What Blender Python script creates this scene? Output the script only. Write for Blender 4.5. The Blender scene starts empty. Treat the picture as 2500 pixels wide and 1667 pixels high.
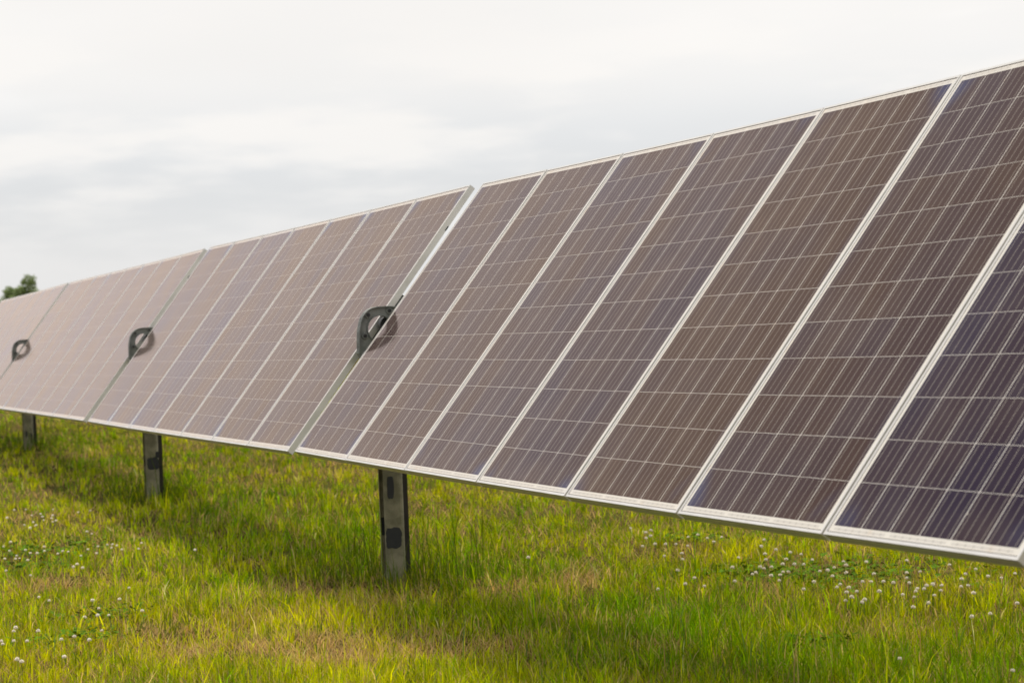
import bpy, math, random
import numpy as np
from mathutils import Vector, Matrix
S = bpy.context.scene
C = S.collection
R = math.radians

# ------------------------------------------------------------------ camera
Z0 = 1.60                                   # height of the tracker axis above the soil at the near post
CAMP = Vector((-3.6597, -11.534, -0.1847 + Z0))
CAMR = Matrix(((0.93217692, 0.03728708, -0.36007759),
               (-0.35978988, -0.0143916, -0.93292236),
               (-0.03996804, 0.99920096, 0.0)))
cd = bpy.data.cameras.new("camera"); cam = bpy.data.objects.new("camera", cd); C.objects.link(cam)
cam.matrix_world = Matrix.Translation(CAMP) @ CAMR.to_4x4()
cd.sensor_width = 36; cd.lens = 72; cd.clip_start = 0.1; cd.clip_end = 5000
cd.dof.use_dof = True; cd.dof.focus_distance = 9.6; cd.dof.aperture_fstop = 4.4
S.camera = cam
FPX = 5000.0

# ------------------------------------------------------------------ world, sun, exposure
SUN_DIR = Vector((0.16, 0.38, 1.0)).normalized()      # towards the sun
elev = math.asin(SUN_DIR.z); azim = math.atan2(SUN_DIR.x, SUN_DIR.y)
w = bpy.data.worlds.new("World"); S.world = w; w.use_nodes = True
nt = w.node_tree; N = nt.nodes; Lk = nt.links
for n in list(N): N.remove(n)
out = N.new("ShaderNodeOutputWorld"); bg = N.new("ShaderNodeBackground")
sky = N.new("ShaderNodeTexSky"); sky.sky_type = 'NISHITA'; sky.sun_disc = False
sky.sun_elevation = elev; sky.sun_rotation = azim
sky.air_density = 1.0; sky.dust_density = 3.0
bg.inputs['Strength'].default_value = 0.1
def wn(t, **k):
    n = N.new(t)
    for a, b in k.items(): setattr(n, a, b)
    return n
def wmath(op, a, b=None, clamp=False):
    n = wn("ShaderNodeMath", operation=op, use_clamp=clamp)
    for i, v in enumerate((a, b)):
        if v is None: continue
        if hasattr(v, 'type'): Lk.new(v, n.inputs[i])
        else: n.inputs[i].default_value = v
    return n.outputs[0]
tc = wn("ShaderNodeTexCoord")
sep = wn("ShaderNodeSeparateXYZ"); Lk.new(tc.outputs['Generated'], sep.inputs[0])
el = sep.outputs['Z']
def cloud(scale, zs, off, detail, lo, hi, rough=0.5):
    mp = wn("ShaderNodeMapping"); mp.inputs['Scale'].default_value = (scale, scale, scale * zs); mp.inputs['Location'].default_value = off
    Lk.new(tc.outputs['Generated'], mp.inputs[0])
    nz = wn("ShaderNodeTexNoise"); nz.inputs['Scale'].default_value = 1; nz.inputs['Detail'].default_value = detail; nz.inputs['Roughness'].default_value = rough
    Lk.new(mp.outputs[0], nz.inputs['Vector'])
    mr = wn("ShaderNodeMapRange", interpolation_type='SMOOTHSTEP'); mr.inputs[1].default_value = lo; mr.inputs[2].default_value = hi
    Lk.new(nz.outputs['Fac'], mr.inputs[0])
    return mr.outputs[0]
def band(c, wd):      # soft band of elevation (sine)
    d = wmath('DIVIDE', wmath('SUBTRACT', el, c), wd)
    return wmath('DIVIDE', 1.0, wmath('ADD', 1.0, wmath('POWER', wmath('ABSOLUTE', d), 3.0)))
streak = cloud(8.0, 4.6, (3.1, 1.7, 0.4), 5, 0.40, 0.60)       # long grey bars low over the horizon
streak = wmath('MULTIPLY', streak, band(0.085, 0.032))
wide = cloud(3.0, 3.0, (0.3, 5.2, 1.9), 3, 0.3, 0.7)           # broad brightness changes
puff = cloud(9.0, 4.0, (8.3, 2.2, 7.4), 2, 0.60, 0.74)         # small brighter puffs
puff = wmath('MULTIPLY', puff, band(0.15, 0.03))
rise = wn("ShaderNodeMapRange", interpolation_type='SMOOTHSTEP'); rise.inputs[1].default_value = 0.0; rise.inputs[2].default_value = 0.14
Lk.new(el, rise.inputs[0])
val = wmath('ADD', 8.1, wmath('MULTIPLY', rise.outputs[0], 1.5))
val = wmath('ADD', val, wmath('MULTIPLY', wide, 0.55))
val = wmath('SUBTRACT', val, wmath('MULTIPLY', streak, 1.35))
val = wmath('ADD', val, wmath('MULTIPLY', puff, 0.5))
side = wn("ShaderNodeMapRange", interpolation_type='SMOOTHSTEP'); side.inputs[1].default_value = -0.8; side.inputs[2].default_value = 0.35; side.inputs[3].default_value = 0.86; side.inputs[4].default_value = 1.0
Lk.new(sep.outputs['Y'], side.inputs[0]); val = wmath('MULTIPLY', val, side.outputs[0])   # unseen sky behind the camera, dimmed to darken the frame end faces
tint = wn("ShaderNodeMix", data_type='RGBA'); tint.inputs['A'].default_value = (0.99, 0.99, 0.992, 1); tint.inputs['B'].default_value = (1.0, 0.972, 0.94, 1)
Lk.new(rise.outputs[0], tint.inputs['Factor'])
tint2 = wn("ShaderNodeMix", data_type='RGBA'); Lk.new(streak, tint2.inputs['Factor']); Lk.new(tint.outputs['Result'], tint2.inputs['A']); tint2.inputs['B'].default_value = (0.97, 0.985, 1.0, 1)
cc = wn("ShaderNodeVectorMath", operation='SCALE'); Lk.new(tint2.outputs['Result'], cc.inputs[0]); Lk.new(val, cc.inputs['Scale'])
mx = wn("ShaderNodeMix", data_type='RGBA'); mx.inputs['Factor'].default_value = 0.94
Lk.new(sky.outputs[0], mx.inputs['A']); Lk.new(cc.outputs[0], mx.inputs['B'])
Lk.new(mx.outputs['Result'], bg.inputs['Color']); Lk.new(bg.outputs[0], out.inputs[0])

sd = bpy.data.lights.new("sun", 'SUN'); sd.energy = 3.0; sd.angle = R(7.0); sd.color = (1.0, 0.88, 0.70)
so = bpy.data.objects.new("sun", sd); C.objects.link(so); so.rotation_euler = SUN_DIR.to_track_quat('Z', 'Y').to_euler()
so.location = (0, 0, 30)
S.view_settings.view_transform = 'Standard'; S.view_settings.look = 'None'; S.view_settings.exposure = 0; S.view_settings.gamma = 1
S.view_settings.use_curve_mapping = False
S.cycles.use_denoising = True
S.cycles.filter_width = 1.7
S.cycles.use_adaptive_sampling = False
NBLADES = 300000
# ------------------------------------------------------------------ helpers
def tag(o, label=None, cat=None, group=None, kind=None):
    if label: o['label'] = label
    if cat: o['category'] = cat
    if group: o['group'] = group
    if kind: o['kind'] = kind
    return o
def empty(name, M):
    o = bpy.data.objects.new(name, None); C.objects.link(o); o.matrix_world = M; o.empty_display_size = 0.1
    return o
class MB:
    def __init__(s): s.v = []; s.f = []; s.uv = None
    def add(s, v, f):
        b = len(s.v); s.v += [tuple(p) for p in v]; s.f += [tuple(i + b for i in q) for q in f]
    def box(s, x0, x1, y0, y1, z0, z1):
        s.add([(x0,y0,z0),(x1,y0,z0),(x1,y1,z0),(x0,y1,z0),(x0,y0,z1),(x1,y0,z1),(x1,y1,z1),(x0,y1,z1)],
              [(0,3,2,1),(4,5,6,7),(0,1,5,4),(1,2,6,5),(2,3,7,6),(3,0,4,7)])
    def prism(s, pts, fn, t0, t1):          # closed outline extruded; fn(a,b,t)->xyz
        n = len(pts); v = [fn(a, b, t0) for a, b in pts] + [fn(a, b, t1) for a, b in pts]
        f = [tuple(range(n))[::-1], tuple(range(n, 2 * n))] + [(i, (i + 1) % n, n + (i + 1) % n, n + i) for i in range(n)]
        s.add(v, f)
    def strip(s, pts, th, fn, t0, t1, closed=False):   # thin band following a polyline, offset th, extruded t0..t1
        n = len(pts); P = [Vector(p) for p in pts]; off = []
        for i in range(n):
            a = P[i - 1] if (i > 0 or closed) else P[i]; b = P[(i + 1) % n] if (i < n - 1 or closed) else P[i]
            d = (b - a).normalized(); off.append(P[i] + Vector((-d.y, d.x)) * th)
        v = [];
        for t in (t0, t1):
            v += [fn(p.x, p.y, t) for p in P] + [fn(p.x, p.y, t) for p in off]
        f = []
        m = n if closed else n - 1
        for i in range(m):
            j = (i + 1) % n
            f += [(i, j, n + j, n + i), (2*n+i, 3*n+i, 3*n+j, 2*n+j), (i, 2*n+i, 2*n+j, j), (n+i, n+j, 3*n+j, 3*n+i)]
        if not closed: f += [(0, n, 3*n, 2*n), (n-1, 3*n-1, 4*n-1, 2*n-1)][:1] + [(n-1, 2*n+n-1, 3*n+n-1, n+n-1)]
        s.add(v, f)
    def cyl(s, c, ax, r, h, n=16, r2=None):
        c = Vector(c); q = Vector(ax).to_track_quat('Z', 'Y'); r2 = r if r2 is None else r2
        v = [c + q @ Vector((r*math.cos(2*math.pi*k/n), r*math.sin(2*math.pi*k/n), 0)) for k in range(n)]
        v += [c + q @ Vector((r2*math.cos(2*math.pi*k/n), r2*math.sin(2*math.pi*k/n), h)) for k in range(n)]
        s.add(v, [tuple(range(n))[::-1], tuple(range(n, 2*n))] + [(k, (k+1) % n, n+(k+1) % n, n+k) for k in range(n)])
    def mesh(s, name, mat, smooth=False):
        me = bpy.data.meshes.new(name); me.from_pydata(s.v, [], s.f); me.materials.append(mat)
        import bmesh
        bm = bmesh.new(); bm.from_mesh(me); bmesh.ops.recalc_face_normals(bm, faces=bm.faces); bm.to_mesh(me); bm.free()
        if smooth:
            for p in me.polygons: p.use_smooth = True
        return me
    def build(s, name, mat, parent=None, smooth=False, bevel=0):
        o = bpy.data.objects.new(name, s.mesh(name, mat, smooth)); C.objects.link(o)
        if parent: o.parent = parent
        if bevel:
            b = o.modifiers.new("bevel", 'BEVEL'); b.width = bevel; b.segments = 2; b.limit_method = 'ANGLE'
        return o
def mat(name):
    m = bpy.data.materials.new(name); m.use_nodes = True; t = m.node_tree
    for n in list(t.nodes): t.nodes.remove(n)
    o = t.nodes.new("ShaderNodeOutputMaterial")
    return m, t, o
class NT:
    def __init__(s, t): s.t = t
    def n(s, typ, inp=None, **k):
        n = s.t.nodes.new(typ)
        for a, b in k.items(): setattr(n, a, b)
        for a, b in (inp or {}).items():
            if hasattr(b, 'is_output'): s.t.links.new(b, n.inputs[a])
            else: n.inputs[a].default_value = b
        return n
    def m(s, op, a, b=None, c=None, clamp=False):
        n = s.t.nodes.new("ShaderNodeMath"); n.operation = op; n.use_clamp = clamp
        for i, v in enumerate((a, b, c)):
            if v is None: continue
            if hasattr(v, 'is_output'): s.t.links.new(v, n.inputs[i])
            else: n.inputs[i].default_value = v
        return n.outputs[0]
    def mix(s, f, a, b):
        n = s.n("ShaderNodeMix", data_type='RGBA')
        for k, v in (('Factor', f), ('A', a), ('B', b)):
            if hasattr(v, 'is_output'): s.t.links.new(v, n.inputs[k])
            else: n.inputs[k].default_value = v
        return n.outputs['Result']
    def ramp(s, f, a, b, smooth=True):
        n = s.n("ShaderNodeMapRange", {0: f, 1: a, 2: b}, interpolation_type='SMOOTHSTEP' if smooth else 'LINEAR'); return n.outputs[0]
    def noise(s, vec, sc, det=3, rough=.5):
        return s.n("ShaderNodeTexNoise", {'Vector': vec, 'Scale': sc, 'Detail': det, 'Roughness': rough}).outputs['Fac']
def metal(name, base, base2, rough, metallic, sc=8.0, bump=0.0, dirt=None):
    m, t, o = mat(name); k = NT(t)
    tc = k.n("ShaderNodeTexCoord").outputs['Object']
    nz = k.noise(tc, sc, 4, .6)
    col = k.mix(k.ramp(nz, .35, .65), base + (1,), base2 + (1,))
    if dirt:
        col = k.mix(k.m('MULTIPLY', k.ramp(k.noise(tc, sc * .4, 5, .7), .5, .75), .6), col, dirt + (1,))
    r = k.m('ADD', rough - .08, k.m('MULTIPLY', nz, .16))
    p = k.n("ShaderNodeBsdfPrincipled", {'Base Color': col, 'Roughness': r, 'Metallic': metallic})
    if bump:
        b = k.n("ShaderNodeBump", {'Height': k.noise(tc, sc * 12, 3), 'Strength': bump, 'Distance': .002})
        t.links.new(b.outputs[0], p.inputs['Normal'])
    t.links.new(p.outputs[0], o.inputs[0]); return m

M_FRAME = metal("anodised_aluminium", (.82, .81, .79), (.73, .72, .70), .36, .74, 5.0)
M_GALV = metal("galvanised_steel", (.30, .31, .30), (.20, .21, .20), .55, .75, 9.0, .3, (.16, .15, .12))
M_POST = metal("weathered_post_steel", (.31, .29, .20), (.17, .16, .10), .65, .2, 9.0, .3, (.15, .14, .10))
M_RUST_SHADE = metal("shaded_rusty_steel", (.045, .04, .03), (.03, .026, .02), .8, .1, 9.0)  # rusty rear flange, with the shade of the recess painted into its dark colour
M_PAINT = metal("dark_cold_zinc_paint", (.022, .024, .028), (.03, .032, .034), .7, .0, 20.0)
M_CAST = metal("cast_grey_metal", (.24, .255, .245), (.16, .175, .168), .5, .35, 14.0, .5)
M_BOLT = metal("dark_bolt_steel", (.05, .052, .055), (.03, .03, .032), .5, .6, 30.0)
M_RUB = metal("dark_slot", (.015, .018, .012), (.02, .02, .015), .8, .0, 10.0)

# ------------------------------------------------------------------ solar laminate material (metric UV)
PW, PL, PITCH = 0.995, 1.956, 1.008
LIP = 0.0105
m, t, o = mat("solar_laminate"); k = NT(t)
uv = k.n("ShaderNodeUVMap", uv_map='UVMap').outputs[0]
sp = k.n("ShaderNodeSeparateXYZ", {0: uv}); U, V = sp.outputs[0], sp.outputs[1]
CP = 0.1573
cu = k.m('DIVIDE', k.m('ADD', U, CP * 3), CP); cv = k.m('DIVIDE', k.m('ADD', V, CP * 6), CP)
fu = k.m('FRACT', cu); fv = k.m('FRACT', cv); iu = k.m('FLOOR', cu); iv = k.m('FLOOR', cv)
du = k.m('ABSOLUTE', k.m('SUBTRACT', fu, .5)); dv = k.m('ABSOLUTE', k.m('SUBTRACT', fv, .5))
rnd = k.n("ShaderNodeObjectInfo").outputs['Random']
oc = k.n("ShaderNodeSeparateXYZ", {0: k.n("ShaderNodeObjectInfo").outputs['Color']}).outputs[0]
gap = k.m('MAXIMUM', k.m('GREATER_THAN', du, .5 - .0018 / CP), k.m('GREATER_THAN', dv, .5 - .0008 / CP))
inside = k.m('MULTIPLY', k.m('LESS_THAN', k.m('ABSOLUTE', U), CP * 3 - .0012), k.m('LESS_THAN', k.m('ABSOLUTE', V), CP * 6 - .0012))
bbf = k.m('ABSOLUTE', k.m('SUBTRACT', k.m('FRACT', k.m('MULTIPLY', fu, 4.0)), .5))
bus = k.m('MULTIPLY', k.m('LESS_THAN', bbf, .00110 / CP * 4), k.m('LESS_THAN', dv, .478))
cellmask = k.m('MULTIPLY', inside, k.m('SUBTRACT', 1.0, gap))
rnd = k.n("ShaderNodeObjectInfo").outputs['Random']
comb = k.n("ShaderNodeCombineXYZ", {0: iu, 1: iv, 2: k.m('MULTIPLY', rnd, 57.0)}).outputs[0]
wn1 = k.n("ShaderNodeTexWhiteNoise", {'Vector': comb}, noise_dimensions='3D').outputs['Value']
off = k.n("ShaderNodeCombineXYZ", {0: U, 1: V, 2: k.m('MULTIPLY', rnd, 91.0)}).outputs[0]
big = k.noise(off, 1.7, 2)
grain = k.n("ShaderNodeTexVoronoi", {'Vector': off, 'Scale': 120.0}).outputs['Color']
gsep = k.n("ShaderNodeSeparateXYZ", {0: grain}).outputs[0]
hue = k.m('ADD', k.m('MULTIPLY', k.m('SUBTRACT', wn1, .5), .28), k.m('MULTIPLY', k.m('SUBTRACT', big, .5), .85))
hue = k.m('ADD', hue, oc, clamp=True)
blu = k.m('MULTIPLY', k.ramp(k.m('ADD', k.m('ABSOLUTE', U), k.m('MULTIPLY', k.ramp(k.m('ABSOLUTE', V), .75, .94), .10)), .42, .56), k.ramp(k.noise(off, 2.3, 2), .42, .62))
cellc = k.mix(hue, (.015, .009, .030, 1), (.040, .017, .011, 1))
cellc = k.mix(blu, cellc, (.022, .030, .10, 1))
cellc = k.mix(k.m('MULTIPLY', gsep, .12), cellc, (.05, .035, .06, 1))
# strings of ribbon printed in the white margins
tabs = k.m('GREATER_THAN', k.m('ABSOLUTE', V), CP * 6 + .006)
tabs = k.m('MULTIPLY', tabs, k.m('LESS_THAN', k.m('ABSOLUTE', V), CP * 6 + .015))
tabs = k.m('MULTIPLY', tabs, k.m('LESS_THAN', k.m('ABSOLUTE', k.m('SUBTRACT', k.m('FRACT', k.m('DIVIDE', cu, 2.0)), .5)), .46))
tick = k.m('LESS_THAN', k.m('FRACT', k.m('MULTIPLY', cu, 4.0)), .14)
sheet = k.mix(k.m('MULTIPLY', tabs, .55), (.74, .73, .70, 1), (.52, .51, .50, 1))
sheet = k.mix(k.m('MULTIPLY', k.m('MULTIPLY', tabs, tick), .6), sheet, (.34, .33, .32, 1))
dirtn = k.ramp(k.noise(off, 9.0, 4, .7), .55, .8)
sheet = k.mix(k.m('MULTIPLY', dirtn, .5), sheet, (.62, .45, .28, 1))
seam = k.m('MAXIMUM', k.m('GREATER_THAN', k.m('ABSOLUTE', U), PW / 2 - LIP - .0020), k.m('GREATER_THAN', k.m('ABSOLUTE', V), PL / 2 - LIP - .0034))
sheet = k.mix(seam, sheet, (.055, .040, .035, 1))
hgap = k.m('MULTIPLY', inside, k.m('GREATER_THAN', dv, .5 - .0008 / CP))
sheet = k.mix(k.m('MULTIPLY', hgap, .2), sheet, (.22, .21, .20, 1))
base = k.mix(cellmask, sheet, cellc)
base = k.mix(k.m('MULTIPLY', cellmask, bus), base, (.33, .31, .285, 1))
speck = k.n("ShaderNodeTexVoronoi", {'Vector': off, 'Scale': 5.0}).outputs['Distance']
spm = k.m('LESS_THAN', speck, k.m('MULTIPLY', wn1, .022))
base = k.mix(spm, base, (.5, .46, .4, 1))
dust = k.ramp(k.noise(off, 3.0, 5, .65), .4, .8)
edge = k.ramp(V, -.80, -.945)
base = k.mix(k.m('MULTIPLY', k.m('ADD', k.m('MULTIPLY', dust, .5), edge), .03), base, (.40, .33, .26, 1))
dif = k.n("ShaderNodeBsdfDiffuse", {'Color': base})
gt = k.mix(hue, (.86, .79, .87, 1), (1.0, .825, .735, 1))
gt = k.mix(k.m('MULTIPLY', blu, .7), gt, (.74, .80, 1.0, 1))
wav = k.n("ShaderNodeBump", {'Height': k.noise(off, 260.0, 2), 'Strength': .05, 'Distance': .0004})
gl = k.n("ShaderNodeBsdfGlossy", {'Color': gt, 'Roughness': .10, 'Normal': wav.outputs[0]})
fr = k.m('MULTIPLY', k.m('SUBTRACT', k.n("ShaderNodeFresnel", {'IOR': 1.45}).outputs[0], .074), 1.2, clamp=True)
ms = k.n("ShaderNodeMixShader", {0: fr, 1: dif.outputs[0], 2: gl.outputs[0]})
# thin film of dust on the glass: covers more of what lies below the flatter one looks across it
cosv = k.m('SUBTRACT', 1.0, k.n("ShaderNodeLayerWeight", {'Blend': .5}).outputs['Facing'])
tau = k.m('ADD', .009, k.m('MULTIPLY', dust, .011))
film = k.m('SUBTRACT', 1.0, k.m('POWER', 2.718, k.m('MULTIPLY', k.m('DIVIDE', tau, k.m('MAXIMUM', cosv, .02)), -1.0)))
dd = k.n("ShaderNodeBsdfDiffuse", {'Color': k.mix(hue, (.66, .59, .56, 1), (.69, .58, .50, 1))})
ms2 = k.n("ShaderNodeMixShader", {0: film, 1: ms.outputs[0], 2: dd.outputs[0]})
t.links.new(ms2.outputs[0], o.inputs[0]); M_LAM = m

# ------------------------------------------------------------------ tracker geometry (tilt axis frames along the row)
NODES = [
[-0.006, -7.1502, -0.0262, -0.0089, -0.99993, 0.00823, 0.62526, 0.00086, 0.78041],
[0.0013, -6.1422, -0.0328, -0.00554, -0.99997, 0.00483, 0.62503, 0.00031, 0.7806],
[0.0055, -5.1343, -0.0356, -0.0028, -1.0, 0.0008, 0.62544, -0.00113, 0.78027],
[0.0074, -4.1263, -0.0342, -0.001, -0.99999, -0.00359, 0.62635, -0.00343, 0.77954],
[0.0077, -3.1183, -0.0289, 0.00051, -0.99998, -0.00705, 0.62684, -0.00517, 0.77913],
[0.0064, -2.1103, -0.0207, 0.00193, -0.99996, -0.00916, 0.62609, -0.00593, 0.77972],
[0.0039, -1.1024, -0.0109, 0.00322, -0.99994, -0.01032, 0.62431, -0.00605, 0.78115],
[-0.0, -0.0944, -0.0001, 0.00442, -0.99993, -0.01111, 0.62198, -0.00595, 0.78301],
[-0.0, 0.0944, 0.0001, 0.0, -1.0, -0.00071, 0.61466, -0.00056, 0.78879],
[-0.0003, 1.1024, 0.0011, 0.00064, -1.0, -0.00129, 0.61408, -0.00062, 0.78924],
[-0.0012, 2.1104, 0.0027, 0.00107, -1.0, -0.002, 0.61354, -0.00092, 0.78966],
[-0.0022, 3.1184, 0.0052, 0.00103, -1.0, -0.0029, 0.61282, -0.00166, 0.79022],
[-0.003, 4.1264, 0.0087, 0.0004, -0.99999, -0.00396, 0.61176, -0.00288, 0.79104],
[-0.0028, 5.1344, 0.0132, -0.0007, -0.99999, -0.00508, 0.61033, -0.00445, 0.79213],
[-0.0014, 6.1424, 0.0189, -0.00205, -0.99998, -0.00614, 0.60866, -0.00612, 0.79341],
[0.0013, 7.1504, 0.0256, -0.00346, -0.99997, -0.00714, 0.607, -0.00778, 0.79467],
[0.0034, 7.4033, 0.0257, -0.00822, -0.99997, -0.0006, 0.60763, -0.00548, 0.7942],
[0.0108, 8.4112, 0.0265, -0.00636, -0.99998, -0.00091, 0.60766, -0.00459, 0.79419],
[0.0163, 9.4192, 0.0276, -0.00463, -0.99999, -0.00127, 0.60769, -0.00382, 0.79417],
[0.0202, 10.4272, 0.029, -0.00313, -0.99999, -0.00164, 0.60761, -0.00321, 0.79423],
[0.0227, 11.4352, 0.0309, -0.00185, -1.0, -0.00199, 0.60742, -0.0027, 0.79438],
[0.024, 12.4432, 0.033, -0.00074, -1.0, -0.00228, 0.60709, -0.00226, 0.79463],
[0.0243, 13.4512, 0.0354, 0.00022, -1.0, -0.00253, 0.60669, -0.00188, 0.79494],
[0.0237, 14.4592, 0.0381, 0.00105, -1.0, -0.00279, 0.60629, -0.00158, 0.79524],
[0.0222, 15.4672, 0.0411, 0.00181, -0.99999, -0.00307, 0.60593, -0.00135, 0.79552],
[0.0229, 15.6405, 0.0403, -0.0041, -0.99998, 0.00467, 0.60294, 0.00126, 0.79779],
[0.0271, 16.6485, 0.0361, -0.00414, -0.99998, 0.00366, 0.60253, 0.00042, 0.79809],
[0.0313, 17.6565, 0.0329, -0.00419, -0.99999, 0.00257, 0.6022, -0.00048, 0.79834],
[0.0355, 18.6645, 0.0309, -0.00419, -0.99999, 0.00139, 0.6019, -0.00141, 0.79857],
[0.0397, 19.6725, 0.0302, -0.00407, -0.99999, 0.00017, 0.60157, -0.00231, 0.79882],
[0.0436, 20.6805, 0.0306, -0.0038, -0.99999, -0.00098, 0.60118, -0.00307, 0.79911],
[0.0473, 21.6884, 0.0321, -0.0035, -0.99999, -0.00199, 0.60072, -0.00369, 0.79945],
[0.0507, 22.6964, 0.0345, -0.00324, -0.99999, -0.00288, 0.60032, -0.00425, 0.79975],
[0.0539, 23.7044, 0.0378, -0.003, -0.99999, -0.00371, 0.59995, -0.00476, 0.80002]]
COUNTS = (8, 8, 9, 9)
def frame_mesh():
    b = MB(); D = .038; x, y = PW / 2, PL / 2
    # each rail: outer web, front lip, rear flange; mitred rectangle rings
    def ring(o0, i0, z0, z1):
        v = []
        for (hx, hy) in ((x - o0, y - o0), (x - i0, y - i0)):
            for z in (z0, z1): v += [(-hx, -hy, z), (hx, -hy, z), (hx, hy, z), (-hx, hy, z)]
        f = []
        for i in range(4):
            j = (i + 1) % 4
            f += [(i, j, 4 + j, 4 + i), (8 + i, 12 + i, 12 + j, 8 + j), (4 + i, 4 + j, 12 + j, 12 + i), (i, 8 + i, 8 + j, j)]
        b.add(v, f)
    ring(0, LIP, -.0045, 0.0)
    ring(0.0, .0022, -.038, -.0045)
    ring(.0022, .028, -.038, -.0355)
    return b
fm = frame_mesh().mesh("frame", M_FRAME)
b = MB(); xx, yy = PW / 2 - .003, PL / 2 - .003
b.box(-xx, xx, -yy, yy, -.0075, -.0048 + .0030)
# laminate front sits 1.8 mm below the frame lip, inside it
b = MB(); gx, gy = PW / 2 - LIP, PL / 2 - LIP
b.v = [(-gx, -gy, -.0018), (gx, -gy, -.0018), (gx, gy, -.0018), (-gx, gy, -.0018), (-gx, -gy, -.0044), (gx, -gy, -.0044), (gx, gy, -.0044), (-gx, gy, -.0044)]
b.f = [(0,1,2,3), (4,7,6,5), (0,4,5,1), (1,5,6,2), (2,6,7,3), (3,7,4,0)]
lm = b.mesh("laminate", M_LAM)
ul = lm.uv_layers.new(name='UVMap')
for p in lm.polygons:
    for li in p.loop_indices:
        co = lm.vertices[lm.loops[li].vertex_index].co; ul.data[li].uv = (co.x, co.y)
b = MB(); b.box(-.05, .05, .80, .88, -.028, -.0046); jm = b.mesh("junction_box", M_RUB)
b = MB()
for sx in (-1, 1):
    b.box(sx * .40 - .02, sx * .40 + .02, -.20, .20, -.075, -.0385)
    b.box(sx * .40 - .035, sx * .40 + .035, -.26, .26, -.079, -.0755)
RAILS = []
for sx in (-1, 1):
    b = MB(); b.box(sx * .40 - .02, sx * .40 + .02, -.20, .20, -.075, -.0385)
    b.v += []; q0 = len(b.v); b.prism([(-.035, -.079), (.035, -.079), (.035, -.074), (-.035, -.074)], lambda a, c, t_: (sx * .40 + a, t_, c), -.202, .202)
    RAILS.append(b.mesh("mounting_rail", M_GALV))
b = MB(); b.box(PW/2 + .0002, PW/2 + .0016, .655, .690, -.0375, -.030); sm_ = b.mesh("frame_slot", M_RUB)
ORD = ('first', 'second', 'third', 'fourth', 'fifth', 'sixth', 'seventh', 'eighth')
def nodeframe(q):
    c = Vector(q[0:3]); d = Vector(q[3:6]).normalized(); u = Vector(q[6:9]); return c, d, u
def matframe(c, d, u):
    d = d.normalized(); u = (u - d * u.dot(d)).normalized(); n = d.cross(u)
    M = Matrix((d, u, n)).transposed().to_4x4(); M.translation = c + Vector((0, 0, Z0)); return M
random.seed(5)
base_i = 0; GAPS = []
names = ('largest', 'largest', 'middle', 'smallest')
for ti, cnt in enumerate(COUNTS):
    nn = cnt - 1
    if ti == 3: nn = 7
    for i in range(nn):
        c0, d0, u0 = nodeframe(NODES[base_i + i]); c1, d1, u1 = nodeframe(NODES[base_i + i + 1])
        d = (c0 - c1).normalized(); M = matframe((c0 + c1) / 2, d, u0 + u1)
        side = 'right' if ti == 0 else 'left'
        k_ = (nn - 1 - i) if ti == 0 else i
        extra = {0: 'sharp solar panel', 1: 'solar panel', 2: 'pale solar panel', 3: 'pale blurred solar panel'}[ti]
        lab = '%s %s to the %s of the %s ring bracket' % (extra, ORD[k_], side, names[ti])
        if ti == 0 and i == 0: lab = 'dark nearest solar panel at the right end of the row, cut by the photo edge'
        e = tag(empty('solar_panel', M), lab, 'solar panel', 'solar panels in one tilted row')
        hv = ((.16, .68, .90, .60, .60, .76, .64), (.76, .84, .72, .78, .48, .72, .66), (.66, .74, .70, .78, .66, .74, .80, .74), (.74, .66, .74, .8, .74, .74, .74))[ti][i]
        for nm, me in (('frame', fm), ('laminate', lm), ('mounting_rail', RAILS[0]), ('mounting_rail', RAILS[1])):
            oo = bpy.data.objects.new(nm, me); C.objects.link(oo); oo.parent = e; oo.color = (hv, hv, hv, 1)
        if i == 0 and ti > 0:
            oo = bpy.data.objects.new('frame_slot', sm_); C.objects.link(oo); oo.parent = e
    if ti < 3:
        a = nodeframe(NODES[base_i + cnt - 1]); bq = nodeframe(NODES[base_i + cnt])
        GAPS.append(((a[0] + bq[0]) / 2, (a[1] + bq[1]) / 2, (a[2] + bq[2]) / 2))
    base_i += cnt

# ------------------------------------------------------------------ ground
def terrain(X, Y):
    X = np.asarray(X, float); Y = np.asarray(Y, float)
    z = np.interp(Y, [-30, 0, 7.3, 15.5, 24, 45, 90, 400], [-.03, 0, .08, .24, .38, .50, .55, .3])
    z = z + .018 * np.sin(X * 1.3 + .7) * np.sin(Y * .9 + .3) + .010 * np.sin(X * 3.1 + Y * 1.7) + .006 * np.sin(X * 5.3 - Y * 4.1)
    return z
def ground_point(px, py, h=0.0):
    v = CAMR @ Vector(((px - 1250) / FPX, -(py - 833.5) / FPX, -1))
    tt = 10.0
    for _ in range(30):
        p = CAMP + v * tt; tz = float(terrain(p.x, p.y)) + h
        tt = (tz - CAMP.z) / v.z
    return CAMP + v * tt
xs = np.unique(np.concatenate([np.linspace(-12, 12, 97), np.linspace(-60, 60, 61), np.array([-2500, -1200, -500, -200, -100, 100, 200, 500, 1200, 2500])]))
ys = np.unique(np.concatenate([np.linspace(-6, 40, 185), np.linspace(-60, 120, 61), np.array([-2500, -800, -200, -100, 160, 240, 400, 700, 1200, 2500, 4000])]))
GX, GY = np.meshgrid(xs, ys, indexing='ij'); GZ = terrain(GX, GY)
nx, ny = GX.shape; idx = np.arange(nx * ny).reshape(nx, ny)
vv = np.stack([GX.ravel(), GY.ravel(), GZ.ravel()], 1)
ff = np.stack([idx[:-1, :-1].ravel(), idx[1:, :-1].ravel(), idx[1:, 1:].ravel(), idx[:-1, 1:].ravel()], 1)
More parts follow.
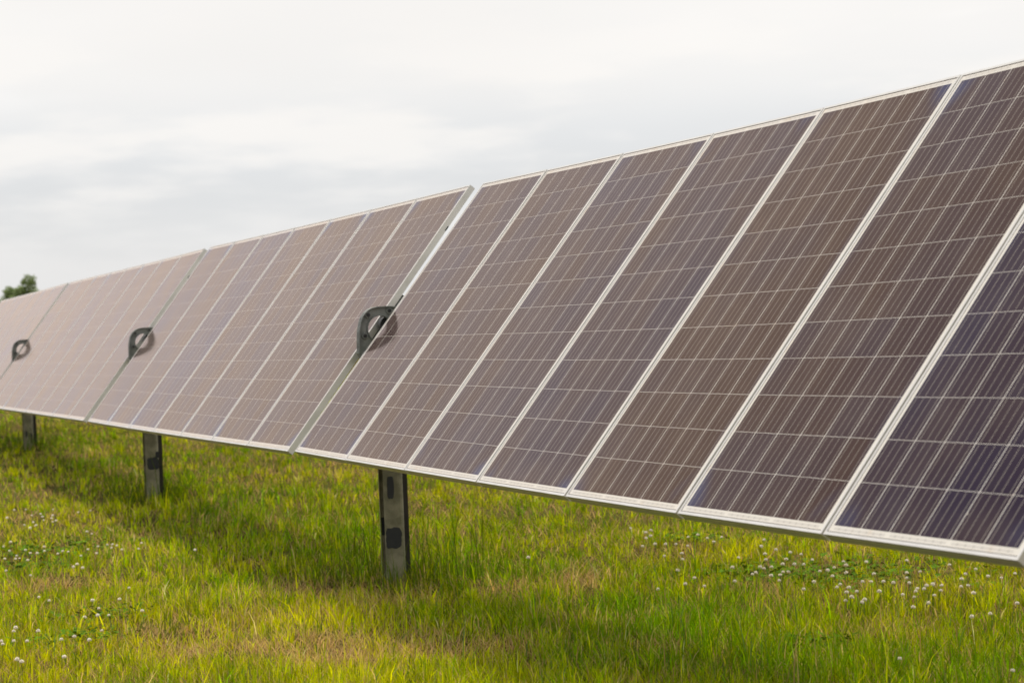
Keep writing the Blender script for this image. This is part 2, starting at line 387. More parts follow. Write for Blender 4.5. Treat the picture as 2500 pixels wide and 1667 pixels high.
def np_mesh(name, v, faces_list, mat_, colors=None, smooth=True):
    me = bpy.data.meshes.new(name); me.vertices.add(len(v)); me.vertices.foreach_set('co', v.astype(np.float32).ravel())
    loops = np.concatenate([f.ravel() for f in faces_list]).astype(np.int32)
    sizes = np.concatenate([np.full(len(f), f.shape[1]) for f in faces_list]).astype(np.int32)
    starts = np.concatenate([[0], np.cumsum(sizes)[:-1]]).astype(np.int32)
    me.loops.add(len(loops)); me.loops.foreach_set('vertex_index', loops)
    me.polygons.add(len(sizes)); me.polygons.foreach_set('loop_start', starts)
    try: me.polygons.foreach_set('loop_total', sizes)
    except Exception: pass
    me.polygons.foreach_set('use_smooth', np.full(len(sizes), smooth))
    if colors is not None:
        at = me.color_attributes.new('tone', 'FLOAT_COLOR', 'POINT')
        at.data.foreach_set('color', np.concatenate([colors, np.ones((len(colors), 1))], 1).astype(np.float32).ravel())
    me.update(calc_edges=True); me.validate(); me.materials.append(mat_); return me
BARE = [(ground_point(*q), r_) for q, r_ in (((425, 1565), .13), ((455, 1560), .10), ((170, 1430), .12), ((540, 1610), .10))]
m, t, o = mat("soil_and_thatch"); k = NT(t)
pos = k.n("ShaderNodeNewGeometry").outputs['Position']
c1 = k.mix(k.ramp(k.noise(pos, 1.2, 5, .6), .35, .65), (.090, .095, .015, 1), (.19, .145, .055, 1))
for p_, r_ in BARE:
    dn = k.n("ShaderNodeVectorMath", {0: pos, 1: tuple(p_)}, operation='DISTANCE').outputs['Value']
    c1 = k.mix(k.ramp(k.m('ADD', dn, k.m('MULTIPLY', k.noise(pos, 9.0, 3), .12)), r_ * 1.9, r_ * .9), c1, (.085, .038, .022, 1))
c2 = k.mix(k.ramp(k.noise(pos, 26.0, 4, .7), .4, .65), c1, (.055, .042, .022, 1))
p = k.n("ShaderNodeBsdfPrincipled", {'Base Color': c2, 'Roughness': 1.0, 'Specular IOR Level': 0.0})
bp = k.n("ShaderNodeBump", {'Height': k.noise(pos, 40.0, 4, .7), 'Strength': .8, 'Distance': .02}); t.links.new(bp.outputs[0], p.inputs['Normal'])
t.links.new(p.outputs[0], o.inputs[0]); M_SOIL = m
g = bpy.data.objects.new("ground", np_mesh("ground", vv, [ff], M_SOIL)); C.objects.link(g); tag(g, 'grassy field sloping gently up to the far left', kind='structure')

# ------------------------------------------------------------------ posts, bearing brackets, torque tubes
def blob(x0, x1, z0, z1, sd):
    rr = random.Random(sd); pts = []
    for k_ in range(28):
        a = 2 * math.pi * k_ / 28; ca, sa = math.cos(a), math.sin(a); e = 4.5
        r_ = (abs(ca) ** e + abs(sa) ** e) ** (-1 / e) * rr.uniform(.91, 1.03)
        pts.append(((x0 + x1) / 2 + (x1 - x0) / 2 * ca * r_, (z0 + z1) / 2 + (z1 - z0) / 2 * sa * r_))
    return pts
PROF = [(-.073, -.041), (-.073, -.050), (.010, -.050), (.026, -.0485), (.039, -.044), (.048, -.036), (.053, -.024), (.055, -.008), (.055, .045), (.050, .050), (-.073, .050), (-.073, .041)]
POSTLAB = ('tallest galvanised steel post with two dark paint patches beside tall grass stalks',
           'middle galvanised steel post with one wide dark paint band near the grass',
           'smallest blurred galvanised steel post at the far left with faint dark spots')
BRLAB = ('largest grey ring bracket with bolts standing proud between two panel sections',
         'middle grey ring bracket half hidden in the second gap of the row',
         'smallest grey ring bracket at the far left gap of the row')
OUTL = [(-.30, -.03), (-.283, .005), (-.222, .050), (-.180, .079), (-.157, .091), (-.123, .107), (-.092, .115), (-.065, .115), (-.040, .109), (-.020, .099), (.007, .076), (.025, .055), (.042, .034), (.060, .008), (.076, -.017), (.10, -.06), (.10, -.16), (-.27, -.16)]
for gi, (gc, gd, gu) in enumerate(GAPS):
    soil = float(terrain(gc.x, gc.y))
    top = gc.z + Z0 - .20
    e = tag(empty('steel_post', Matrix.Translation((gc.x + .003, gc.y, soil))), POSTLAB[gi], 'post', 'posts carrying the panel row')
    H = top - soil
    b = MB(); b.strip(PROF, .005, lambda a, c, t_: (a, c, t_), -.35, H)
    b.build('post_beam', M_POST, e)
    b = MB(); b.box(.058, .1055, .0485, .0545, -.3, H - .002); b.build('rear_flange', M_RUST_SHADE, e)
    b = MB(); b.box(-.085, .11, -.062, .066, H, H + .012); b.build('cap_plate', M_GALV, e, bevel=.002)
    fr_ = lambda a, c, t_: (a, t_, c)
    def zz(v): return v + gc.z + Z0 - soil      # height relative to the axis -> relative to the soil
    if gi == 0:
        P_ = [('f', -.052, -.010, -1.078, -.945), ('f', -.072, .028, -1.372, -1.245), ('r', -.071, -.046, -1.30, -1.190)]
    elif gi == 1:
        P_ = [('f', -.060, .050, -1.255, -1.140), ('f', .020, .055, -1.15, -1.09), ('r', -.071, -.046, -1.22, -1.12)]
    else:
        P_ = [('f', -.050, -.028, -1.22, -1.13), ('f', -.012, .002, -1.24, -1.15), ('f', .012, .036, -1.30, -1.16)]
    for j, (fs, a0, a1, z0, z1) in enumerate(P_):
        b = MB()
        if fs == 'f': b.prism(blob(a0, a1, zz(z0), zz(z1), 10 * gi + j), lambda a, c, t_: (a, -.0505 - t_, c), 0, .0012)
        else: b.prism(blob(a0, a1, zz(z0), zz(z1), 10 * gi + j), lambda a, c, t_: (a, .0445 - t_, c), 0, .0012)
        b.build('paint_patch', M_PAINT, e)
    # bracket: frame axes d (towards viewer), u, n
    M = matframe(gc, gd, gu)
    e = tag(empty('ring_bracket', M), BRLAB[gi], 'bracket', 'ring brackets in the gaps of the row')
    fb = lambda a, c, t_: (t_, a, c)
    # plate with round hole: bridge outline and circle
    hc, hr = (-.086, -.016), .080
    n = 48
    circ = [(hc[0] + hr * math.cos(2 * math.pi * q / n) * 1.02, hc[1] + hr * math.sin(2 * math.pi * q / n)) for q in range(n)]
    def ray_out(ang):
        d_ = Vector((math.cos(ang), math.sin(ang))); o_ = Vector(hc); best = None
        for q in range(len(OUTL)):
            A = Vector(OUTL[q]); B = Vector(OUTL[(q + 1) % len(OUTL)]); s_ = B - A
            den = d_.x * s_.y - d_.y * s_.x
            if abs(den) < 1e-9: continue
            w_ = A - o_; tt = (w_.x * s_.y - w_.y * s_.x) / den; ss = (w_.x * d_.y - w_.y * d_.x) / den
            if tt > 0 and -1e-6 <= ss <= 1 + 1e-6 and (best is None or tt < best): best = tt
        return (o_ + d_ * best)
    outp = [tuple(ray_out(2 * math.pi * q / n)) for q in range(n)]
    b = MB(); v = []
    for tt in (-.007, .007):
        v += [fb(a, c, tt) for a, c in circ] + [fb(a, c, tt) for a, c in outp]
    f = []
    for q in range(n):
        j = (q + 1) % n
        f += [(q, j, n + j, n + q), (2*n+q, 3*n+q, 3*n+j, 2*n+j), (q, 2*n+q, 2*n+j, j), (n+q, n+j, 3*n+j, 3*n+q)]
    b.add(v, f); b.build('plate', M_CAST, e)
    b = MB(); b.strip(OUTL, -.007, fb, -.026, .026, closed=True); b.build('outer_rim', M_CAST, e, bevel=.0025)
    b = MB(); b.strip(circ, .006, fb, -.018, .018, closed=True); b.build('inner_rim', M_CAST, e, smooth=False, bevel=.0015)
    for (ba, bh) in ((-.0655, .091), (-.176, .034), (.032, .001)):
        b = MB(); b.cyl(fb(ba, bh, .007), (1, 0, 0), .021, .010, 20, .019); b.build('bolt_boss', M_CAST, e)
        b = MB(); b.cyl(fb(ba, bh, .0172), (1, 0, 0), .0115, .008, 6); b.build('bolt', M_BOLT, e)
    b = MB(); b.box(-.012, .012, -.24, .08, -.22, -.155); b.build('saddle', M_GALV, e)
    b = MB(); b.cyl(fb(-.03, -.055, -.075), (1, 0, 0), .052, .05, 24); b.build('bushing', M_BOLT, e)
# torque tube
ends = [nodeframe(NODES[0]), GAPS[0], GAPS[1], GAPS[2], nodeframe(NODES[32])]
tl = ('grey torque tube behind the nearest panel section', 'grey torque tube behind the panel section between largest and middle brackets',
      'grey torque tube behind the panel section between middle and smallest brackets', 'grey torque tube behind the farthest panel section at the left')
for q in range(4):
    a, c = ends[q], ends[q + 1]
    na = a[1].normalized().cross(a[2].normalized()); nc = c[1].normalized().cross(c[2].normalized())
    A = a[0] - na * .115 - a[2] * .02 + Vector((0, 0, Z0)); B = c[0] - nc * .115 - c[2] * .02 + Vector((0, 0, Z0))
    dv_ = (B - A).normalized(); A += dv_ * .03; B -= dv_ * .03
    e = empty('torque_tube', Matrix.Translation(A)); tag(e, tl[q], 'torque tube', 'torque tubes under the row')
    b = MB(); b.cyl((0, 0, 0), dv_, .055, (B - A).length, 8); b.build('tube', M_GALV, e)
    b = MB(); b.cyl(dv_ * -.006, dv_, .062, .012, 12); b.build('end_collar', M_GALV, e)

# ------------------------------------------------------------------ grass
rng = np.random.default_rng(11)
def vnoise(x, y, s, seed):
    r_ = np.random.default_rng(seed); G = r_.random((256, 256)); X = x / s + 1000; Y = y / s + 1000
    xi = np.floor(X).astype(int); yi = np.floor(Y).astype(int); fx = X - xi; fy = Y - yi
    fx = fx * fx * (3 - 2 * fx); fy = fy * fy * (3 - 2 * fy); xi %= 256; yi %= 256; x1 = (xi + 1) % 256; y1 = (yi + 1) % 256
    return (G[xi, yi] * (1 - fx) * (1 - fy) + G[x1, yi] * fx * (1 - fy) + G[xi, y1] * (1 - fx) * fy + G[x1, y1] * fx * fy)
def scatter(n, r0=6.6, r1=75.0, power=2.5, ang=(-.27, .30)):
    e = 2 - power                       # density falls with the distance from where one stands
    u_ = rng.random(n); r_ = (r0 ** e + u_ * (r1 ** e - r0 ** e)) ** (1 / e)
    a = rng.uniform(ang[0], ang[1], n) ; yaw = math.atan2(0.36007759, 0.93292236)
    th = yaw + a
    return CAMP.x + r_ * np.sin(th), CAMP.y + r_ * np.cos(th), r_
def blades(X, Y, h, wd, lean, col, z0=0.0, curl=.35, leandir=None):
    n = len(X); Z = terrain(X, Y) + z0
    ya = rng.uniform(0, 2 * np.pi, n); ld = rng.uniform(0, 2 * np.pi, n) if leandir is None else leandir
    sx, sy = np.cos(ya) * wd / 2, np.sin(ya) * wd / 2
    lx, ly = np.cos(ld) * lean * h, np.sin(ld) * lean * h
    zt = h * np.sqrt(np.clip(1 - lean ** 2 * .8, .05, 1))
    v = np.empty((n, 5, 3))
    v[:, 0] = np.stack([X - sx, Y - sy, Z - .01], 1); v[:, 1] = np.stack([X + sx, Y + sy, Z - .01], 1)
    mx_, my_, mz_ = X + lx * curl, Y + ly * curl, Z + zt * .6
    v[:, 2] = np.stack([mx_ - sx * .8, my_ - sy * .8, mz_], 1); v[:, 3] = np.stack([mx_ + sx * .8, my_ + sy * .8, mz_], 1)
    v[:, 4] = np.stack([X + lx, Y + ly, Z + zt], 1)
    i0 = np.arange(n)[:, None] * 5
    q = i0 + np.array([[0, 1, 3, 2]]); t_ = i0 + np.array([[2, 3, 4]])
    cc_ = np.repeat(col[:, None, :], 5, 1)
    return v.reshape(-1, 3), q, t_, cc_.reshape(-1, 3)
def join(parts):
    V_, Q_, T_, C_ = [], [], [], []; o_ = 0
    for v, q, t_, c_ in parts:
        V_.append(v); Q_.append(q + o_); T_.append(t_ + o_); C_.append(c_); o_ += len(v)
    return np.concatenate(V_), [np.concatenate(Q_), np.concatenate(T_)], np.concatenate(C_)
m, t, o = mat("grass_blades"); k = NT(t)
ca = k.n("ShaderNodeAttribute", attribute_name='tone').outputs['Color']
p = k.n("ShaderNodeBsdfPrincipled", {'Base Color': ca, 'Roughness': .7, 'Specular IOR Level': .06})
tr = k.n("ShaderNodeBsdfTranslucent", {'Color': k.n("ShaderNodeHueSaturation", {'Color': ca, 'Saturation': 1.1, 'Value': 1.55}).outputs[0]})
ms = k.n("ShaderNodeMixShader", {0: .42, 1: p.outputs[0], 2: tr.outputs[0]})
t.links.new(ms.outputs[0], o.inputs[0]); M_GRASS = m
# places where the sward is dry / bare, and where clover grows (found on the ground itself)
DRY = [(ground_point(*q), r_) for q, r_ in (((600, 1275), .55), ((430, 1555), .28), ((1290, 1440), .5), ((1240, 1500), .35), ((980, 1480), .35), ((1350, 1520), .35),
       ((760, 1460), .35), ((1640, 1590), .35), ((170, 1435), .25), ((500, 1600), .35), ((350, 1320), .4), ((150, 1120), .8), ((2150, 1560), .4), ((1200, 1600), .4), ((700, 1580), .4), ((900, 1620), .4), ((2300, 1640), .4), ((2050, 1290), .5))]
CLOV = [(ground_point(*q), r_) for q, r_ in (((60, 1365), .40), ((190, 1350), .35), ((250, 1520), .25), ((60, 1400), .3), ((1880, 1420), .45), ((2050, 1410), .45), ((2200, 1430), .45), ((1700, 1330), .25), ((180, 1580), .25), ((2000, 1600), .15))]
def field(pts, X, Y):
    f_ = np.zeros(len(X))
    for p_, r_ in pts: f_ = np.maximum(f_, np.exp(-((X - p_.x) ** 2 + (Y - p_.y) ** 2) / (r_ * r_ * .7)))
    return f_
P1 = GAPS[0][0]; P2 = GAPS[1][0]; P3 = GAPS[2][0]
def sward(n):
    # most blades stand in tufts that share a root, a height and a tone; the rest fill between them
    nt_ = int(n * .62 / 16); TX, TY, Tr = scatter(nt_)
    rep = rng.integers(7, 26, nt_); ti_ = np.repeat(np.arange(nt_), rep); m_ = len(ti_)
    tsz = (.012 + .022 * rng.random(nt_)); ta = rng.uniform(0, 2 * np.pi, m_); tr_ = tsz[ti_] * np.sqrt(rng.random(m_))
    X1 = TX[ti_] + tr_ * np.cos(ta); Y1 = TY[ti_] + tr_ * np.sin(ta)
    X2, Y2, r2 = scatter(int(n * .38))
    X = np.concatenate([X1, X2]); Y = np.concatenate([Y1, Y2]); r_ = np.concatenate([Tr[ti_], r2]); n = len(X)
    ld = np.concatenate([ta + rng.normal(0, .5, m_), rng.uniform(0, 2 * np.pi, n - m_)])
    th_ = np.concatenate([(.75 + .6 * rng.random(nt_))[ti_], np.ones(n - m_)])
    tt_ = np.concatenate([rng.lognormal(0, .20, nt_)[ti_], np.ones(n - m_)])
    ty_ = np.concatenate([rng.normal(0, .16, nt_)[ti_], np.zeros(n - m_)])
    dry = np.clip(field(DRY, X, Y) * 1.0 + (vnoise(X, Y, .55, 3) * .5 + vnoise(X, Y, .17, 4) * .5 - .62) * 2.4, 0, 1)
    cl = field(CLOV, X, Y); bare = field(BARE, X, Y)
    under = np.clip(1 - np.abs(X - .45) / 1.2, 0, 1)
    keep = rng.random(n) < np.clip(1.0 - .58 * dry - .45 * cl - .95 * bare, .03, 1)
    X, Y, r_, dry, cl, under, ld, th_, tt_, ty_ = [a[keep] for a in (X, Y, r_, dry, cl, under, ld, th_, tt_, ty_)]
    n = len(X); far = np.clip(r_ / 9.0, 1, 5)
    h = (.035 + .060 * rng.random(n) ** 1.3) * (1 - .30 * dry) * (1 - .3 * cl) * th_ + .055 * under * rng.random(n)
    h *= .80 + .6 * vnoise(X, Y, .8, 21)
    tall = rng.random(n) < .025 + .05 * under; h[tall] *= rng.uniform(1.4, 2.4, tall.sum())
    wd = (.0026 + .0042 * rng.random(n) ** 2) * far ** .7
    lean = np.clip(rng.normal(.42, .24, n), .02, .97)
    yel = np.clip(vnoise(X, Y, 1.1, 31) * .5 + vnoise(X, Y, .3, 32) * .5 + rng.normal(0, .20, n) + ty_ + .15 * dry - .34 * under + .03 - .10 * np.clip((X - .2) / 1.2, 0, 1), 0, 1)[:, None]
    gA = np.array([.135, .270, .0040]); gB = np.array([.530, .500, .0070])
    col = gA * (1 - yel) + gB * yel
    st = (rng.random(n) < .08 + .45 * dry)[:, None]
    sc_ = rng.random((n, 1)); straw = np.array([.62, .48, .20]) * (1 - sc_) + np.array([.34, .215, .085]) * sc_
    col = np.where(st, straw, col) * (rng.lognormal(-.03, .36, n) * tt_)[:, None]
    bl = (rng.random(n) < .04)[:, None]; col = np.where(bl, np.array([.12, .19, .055]), col)
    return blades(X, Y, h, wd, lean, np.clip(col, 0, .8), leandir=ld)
def thatch(n):
    X, Y, r_ = scatter(n, power=2.6)
    dry = np.clip(field(DRY, X, Y) + (vnoise(X, Y, .55, 3) * .6 + vnoise(X, Y, .17, 4) * .4 - .55) * 1.8, 0, 1)
    bare = field(BARE, X, Y); keep = rng.random(n) < (.22 + .70 * dry) * (1 - .75 * bare)
    X, Y, r_, dry = X[keep], Y[keep], r_[keep], dry[keep]; n = len(X)
    far = np.clip(r_ / 9.0, 1, 5)
    sc_ = rng.random((n, 1)); col = np.array([.66, .49, .23]) * (1 - sc_) + np.array([.34, .205, .085]) * sc_
    return blades(X, Y, .04 + .08 * rng.random(n), (.0020 + .0022 * rng.random(n)) * far ** .75, rng.uniform(.75, 1.05, n), col * rng.uniform(.7, 1.2, (n, 1)), z0=.012, curl=.5)
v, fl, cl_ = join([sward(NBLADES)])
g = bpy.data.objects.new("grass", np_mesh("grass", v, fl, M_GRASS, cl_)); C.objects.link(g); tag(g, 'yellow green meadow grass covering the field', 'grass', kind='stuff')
v, fl, cl_ = join([thatch(NBLADES // 2)])
g = bpy.data.objects.new("dry_thatch", np_mesh("dry_thatch", v, fl, M_GRASS, cl_)); C.objects.link(g); tag(g, 'dry straw coloured dead grass lying between green blades', 'dry grass', kind='stuff')

# tall unmown grass round each post and thin seed stalks along the row
def around(p_, n, rad, hmin, hmax, wd, green):
    a = rng.uniform(0, 2 * np.pi, n); r_ = rad * rng.random(n) ** .7
    X = p_.x + r_ * np.cos(a); Y = p_.y + r_ * np.sin(a)
    ok = (np.abs(X - p_.x) > .11) | (np.abs(Y - p_.y) > .08); X, Y = X[ok], Y[ok]; n = len(X)
    yel = rng.random((n, 1)); col = np.array(green) * (1 - yel) + np.array([.11, .13, .014]) * yel
    return blades(X, Y, rng.uniform(hmin, hmax, n), wd * rng.uniform(.7, 1.3, n), np.clip(rng.normal(.35, .2, n), .05, .9), col, curl=.3)
PARTS = []
for q, (p_, n_, wd) in enumerate(((P1, 520, .0045), (P2, 420, .0055), (P3, 320, .007))):
    PARTS.append(around(p_, n_ // 2, .50, .12, .28, wd, (.07, .15, .009)))
    PARTS.append(around(p_, 70, .75, .28, .68, wd * .95, (.06, .12, .012)))
pl = ground_point(870, 1370); PARTS.append(around(pl, 80, .12, .15, .36, .008, (.03, .085, .009)))
for q_, n_ in (((400, 1545), 60), ((465, 1530), 50), ((1160, 1555), 40), ((1560, 1540), 50), ((1500, 1420), 30), ((720, 1560), 40), ((1010, 1640), 50), ((2330, 1500), 40)):
    PARTS.append(around(ground_point(*q_), n_, .14, .08, .19, .0055, (.075, .15, .008)))
for q in range(60):
    yy_ = rng.uniform(-3.0, 12); pr = Vector((rng.uniform(-.3, 1.6), yy_, 0))
    PARTS.append(around(pr, 5, .12, .25, .52, .0035, (.04, .08, .012)))
v, fl, cl_ = join(PARTS)
g = bpy.data.objects.new("tall_grass", np_mesh("tall_grass", v, fl, M_GRASS, cl_)); C.objects.link(g); tag(g, 'tall unmown grass stalks growing round the steel posts', 'tall grass', kind='stuff')

m, t, o = mat("clover_leaf"); k = NT(t)
ca = k.n("ShaderNodeAttribute", attribute_name='tone').outputs['Color']
p = k.n("ShaderNodeBsdfPrincipled", {'Base Color': ca, 'Roughness': .9, 'Specular IOR Level': .05})
t.links.new(p.outputs[0], o.inputs[0]); M_CLOV = m
# clover leaves: one object, three leaflets per leaf
def clover_leaves():
    V_, F_, C_ = [], [], []; o_ = 0
    for p_, r_ in CLOV:
        n = int(520 * r_)
        a = rng.uniform(0, 2 * np.pi, n); rr = r_ * rng.random(n) ** .8 * 1.35
        for x, y in zip(p_.x + rr * np.cos(a), p_.y + rr * np.sin(a)):
            z = float(terrain(x, y)) + rng.uniform(.03, .085); a0 = rng.uniform(0, 6.28); s = rng.uniform(.006, .011)
            tilt = rng.normal(0, .35, 2); col = np.array([.075, .155, .010]) * rng.uniform(.7, 1.7)
            for j in range(3):
                b0 = a0 + j * 2.094; pts = [(0, 0)]
                for q in range(6):
                    an = 2 * math.pi * (q + .5) / 6; pts.append((s * 1.0 + s * .85 * math.cos(an + math.pi), s * .8 * math.sin(an + math.pi)))
                pv = []
                for (px_, py_) in pts[1:]:
                    X = px_ * math.cos(b0) - py_ * math.sin(b0); Y = px_ * math.sin(b0) + py_ * math.cos(b0)
                    pv.append((x + X, y + Y, z + X * tilt[0] + Y * tilt[1]))
                V_ += pv; F_.append([o_ + q for q in range(6)]); C_ += [col] * 6; o_ += 6
    return np.array(V_), [np.array(F_)], np.array(C_)
v, fl, cl_ = clover_leaves()
g = bpy.data.objects.new("clover_leaves", np_mesh("clover_leaves", v, fl, M_CLOV, cl_, False)); C.objects.link(g); tag(g, 'dark green clover leaves in patches among the grass', 'clover', kind='stuff')

# clover flowers, each with stem and globe of florets
m, t, o = mat("clover_petals"); k = NT(t)
pz = k.n("ShaderNodeSeparateXYZ", {0: k.n("ShaderNodeTexCoord").outputs['Object']}).outputs[2]
p = k.n("ShaderNodeBsdfPrincipled", {'Base Color': k.mix(k.ramp(pz, -.009, .004), (.62, .50, .32, 1), (.95, .90, .80, 1)), 'Roughness': .7})
t.links.new(p.outputs[0], o.inputs[0]); M_PET = m
m, t, o = mat("clover_stem"); k = NT(t)
pn = k.noise(k.n("ShaderNodeTexCoord").outputs['Object'], 30, 2)
p = k.n("ShaderNodeBsdfPrincipled", {'Base Color': k.mix(pn, (.09, .13, .03, 1), (.14, .17, .05, 1)), 'Roughness': .6}); t.links.new(p.outputs[0], o.inputs[0]); M_STEM = m
def head_mesh(sd):
    rr = random.Random(sd); b = MB(); n = 46
    for q in range(n):
        z = 1 - 1.7 * (q + .5) / n; a = q * 2.39996; r_ = math.sqrt(max(0, 1 - z * z)); d_ = Vector((r_ * math.cos(a), r_ * math.sin(a), z * .85 + .15)).normalized()
        L_ = rr.uniform(.0085, .0115); wv = d_.cross(Vector((0, 0, 1)) if abs(d_.z) < .9 else Vector((1, 0, 0))).normalized() * .0019; uv_ = d_.cross(wv).normalized() * .0015
        c_ = d_ * .0015; tip = d_ * L_
        b.add([c_, c_ + d_ * L_ * .5 + wv, c_ + d_ * L_ * .5 + uv_, c_ + d_ * L_ * .5 - wv, c_ + d_ * L_ * .5 - uv_, tip], [(0,2,1),(0,3,2),(0,4,3),(0,1,4),(5,1,2),(5,2,3),(5,3,4),(5,4,1)])
    return b.mesh("flower_head", M_PET)
HM = [head_mesh(q) for q in range(3)]
b = MB(); prev = None
b.cyl((0, 0, -.15), (0.02, 0, 1), .0011, .144, 6, .0009); SM = b.mesh("stem", M_STEM)
FL_LEFT = [(112,208),(203,205),(250,252),(320,240),(333,262),(345,288),(417,205),(414,252),(405,275),(415,302),(262,305),(192,327),(283,330),(236,350),(56,270),(614,228),(710,213),(440,292),
 (683,378),(722,395),(83,462),(28,495),(74,530),(347,498),(350,530),(200,523),(238,548),(131,568),(153,588),(122,592),(38,592),(220,603),(292,548),(455,552),(492,532),(537,536),(636,568),(692,518),(770,495),(843,482),(884,480),(877,505),(918,488),(958,520),(1090,513),(1112,468),(578,655),(606,635),(650,664),(48,685),(240,722),(1533,522),(760,548),
 (386,920),(727,918),(939,910),(777,982),(768,1035),(856,1035),(305,893),(665,1050),(1015,820),(123,1133),(108,1160),(107,1237),(8,1240),(22,1262),(213,1238),(482,1225),(702,1228),(585,1203),(135,1382),(170,1400),(505,1362),(300,1158),(1118,1000),(800,1155)]
FL_RIGHT = [(545,262),(615,282),(638,272),(616,308),(637,298),(657,335),(705,335),(753,335),(600,345),(809,303),(853,292),(807,343),(927,325),(963,303),(897,308),(780,378),(700,390),(783,405),(760,455),(838,490),(796,518),(671,542),(883,528),(75,397),(1040,397),(1012,442),(1023,505),(1162,380),(1167,407),(1213,360),(1158,315),(1278,373),(1328,382),(1260,405),(1243,427),(1297,427),(1340,428),(1380,407),(1140,440),(1158,447),(1120,466),(1104,473),(1192,440),(1270,462),(1245,463),(1232,477),(1190,480),(1228,502),(1414,460),(1450,455),(1480,443),(1523,415),(1535,432),(1535,467),(1472,482),(1387,508),(1340,542),(1628,417),(1663,472),(1493,533),(1508,520),(1547,535),(1584,552),(1537,556),(1688,552),(1610,508),(1650,508),(1706,507),(1752,512),(1620,590),(1608,602),(1533,594),(1795,567),(1875,462),(1813,467),(1813,410),(1825,513),(1813,490),(1862,540),(1855,552),(1893,540),(1905,525),(1933,520),(1848,578),(1843,625),(1914,605),(1940,570),(1970,548),(1973,525),(2083,472),(2065,495),(2063,530),(2130,450),(2187,482),(2248,490),(2095,525),(2120,560),(2112,668),(2197,655),(2310,470),(1781,860),(2300,915),(2320,607),(1145,345),(2010,430),(1560,578)]
def flower(px, py, q, left):
    hh = random.uniform(.115, .155); p_ = ground_point(px, py, hh)
    sc_ = random.uniform(.8, 1.2) if left else random.uniform(.9, 1.3)
    e = empty('clover_flower', Matrix.Translation(p_) @ Matrix.Rotation(random.uniform(0, 6.28), 4, 'Z') @ Matrix.Rotation(random.uniform(-.35, .35), 4, 'X') @ Matrix.Scale(sc_, 4))
    if left: lab, grp = (('white clover flower in the upper left cluster below the smallest post', 'clover flowers of the upper left cluster') if py < 1310 else
                         ('white clover flower in the wide middle left band of clover', 'clover flowers of the middle left band') if py < 1430 else
                         ('white clover flower scattered in the bottom left corner of the meadow', 'clover flowers of the bottom left corner'))
    else: lab, grp = (('white clover flower under the brown panel right of centre', 'clover flowers under the brown panel') if px < 1790 else
                      ('white clover flower in the dense patch below the second nearest panel', 'clover flowers of the dense patch') if px < 2140 else
                      ('white clover flower below the nearest panel at the lower right', 'clover flowers below the nearest panel'))
    tag(e, lab, 'flower', grp)
    for nm, me in (('flower_head', HM[q % 3]), ('stem', SM)):
        oo = bpy.data.objects.new(nm, me); C.objects.link(oo); oo.parent = e
random.seed(3)
for q, (a, c) in enumerate(FL_LEFT): flower(a / 3.22, 1180 + c / 3.22, q, True)
for q, (a, c) in enumerate(FL_RIGHT): flower(1250 + a / 1.8816, 1150 + c / 1.8816, q, False)

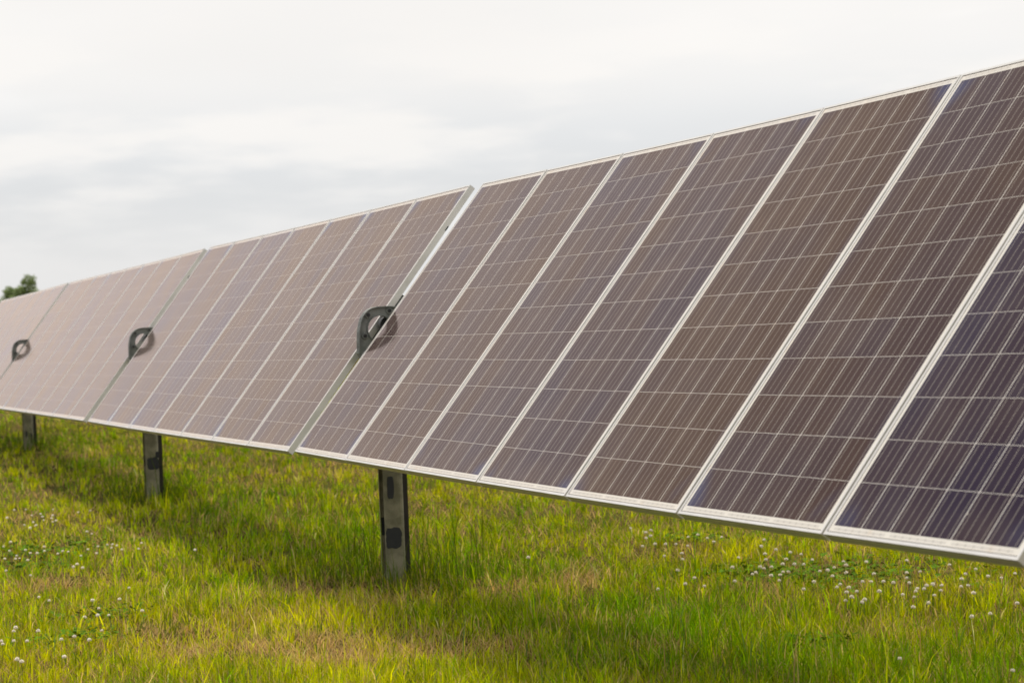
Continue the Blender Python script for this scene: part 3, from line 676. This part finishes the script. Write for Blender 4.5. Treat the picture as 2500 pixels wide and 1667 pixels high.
# ------------------------------------------------------------------ far trees beyond the row
m, t, o = mat("tree_leaves"); k = NT(t)
ca = k.n("ShaderNodeAttribute", attribute_name='tone').outputs['Color']
p = k.n("ShaderNodeBsdfPrincipled", {'Base Color': ca, 'Roughness': .6})
tr = k.n("ShaderNodeBsdfTranslucent", {'Color': ca}); ms = k.n("ShaderNodeMixShader", {0: .3, 1: p.outputs[0], 2: tr.outputs[0]})
t.links.new(ms.outputs[0], o.inputs[0]); M_LEAF = m
M_BARK = metal("bark", (.10, .08, .06), (.06, .05, .04), .9, 0.0, 3.0, .5)
def at(px, py, z): return CAMP + CAMR @ Vector(((px - 1250) / FPX * z, -(py - 833.5) / FPX * z, -z))
def tree(px, ptop, z, wid, label, clumps, sd):
    rr = random.Random(sd); top_ = at(px, ptop, z); gz = float(terrain(top_.x, top_.y)); Hh = top_.z - gz
    e = tag(empty('tree', Matrix.Translation((top_.x, top_.y, gz))), label, 'tree', 'trees beyond the row')
    b = MB(); b.cyl((0, 0, -.3), (0.03, 0, 1), .16 * Hh / 6, Hh * .75, 10, .05)
    for cx_, cz_, r_ in clumps:
        st_ = Vector((0, 0, Hh * (cz_ - .28))); en = Vector((cx_ * wid, rr.uniform(-.2, .2) * wid, Hh * cz_)); b.cyl(st_, en - st_, .05, (en - st_).length, 6, .015)
    b.build('trunk', M_BARK, e)
    V_, F_, C_ = [], [], []; o_ = 0
    for cx_, cz_, r_ in clumps:
        c_ = Vector((cx_ * wid, rr.uniform(-.25, .25) * wid, Hh * cz_)); tone = rr.uniform(.7, 1.3)
        for _ in range(int(900 * r_ * r_) + 160):
            d_ = Vector((rr.gauss(0, 1), rr.gauss(0, 1), rr.gauss(0, .8))).normalized() * r_ * rr.random() ** .45
            q_ = c_ + d_; s_ = rr.uniform(.05, .11); ax = Vector((rr.gauss(0, 1), rr.gauss(0, 1), rr.gauss(0, 1))).normalized(); bx = ax.cross(Vector((rr.gauss(0, 1), rr.gauss(0, 1), rr.gauss(0, 1)))).normalized()
            V_ += [q_ - ax * s_, q_ + bx * s_ * .5, q_ + ax * s_, q_ - bx * s_ * .5]; F_.append([o_, o_ + 1, o_ + 2, o_ + 3]); o_ += 4
            g_ = tone * rr.uniform(.7, 1.4); C_ += [(.32 * g_, .42 * g_, .17 * g_)] * 4
    me = np_mesh("crown", np.array([tuple(p_) for p_ in V_]), [np.array(F_)], M_LEAF, np.array(C_), False)
    oo = bpy.data.objects.new('crown', me); C.objects.link(oo); oo.parent = e
tree(66, 672, 100, 1.0, 'taller tree top rising behind the far left end of the row', [(.05, .93, .40), (-.30, .84, .34), (.22, .82, .40), (.30, .70, .45), (-.1, .66, .42), (.1, .52, .6), (-.2, .42, .7), (.3, .38, .7)], 1)
tree(30, 694, 100, 1.2, 'lower bushy tree top at the left edge behind the row', [(-.15, .92, .30), (.28, .92, .30), (.05, .85, .42), (-.35, .80, .36), (.4, .78, .36), (0, .68, .6), (-.55, .68, .45), (.3, .6, .6), (-.3, .5, .8), (.2, .4, .8)], 2)
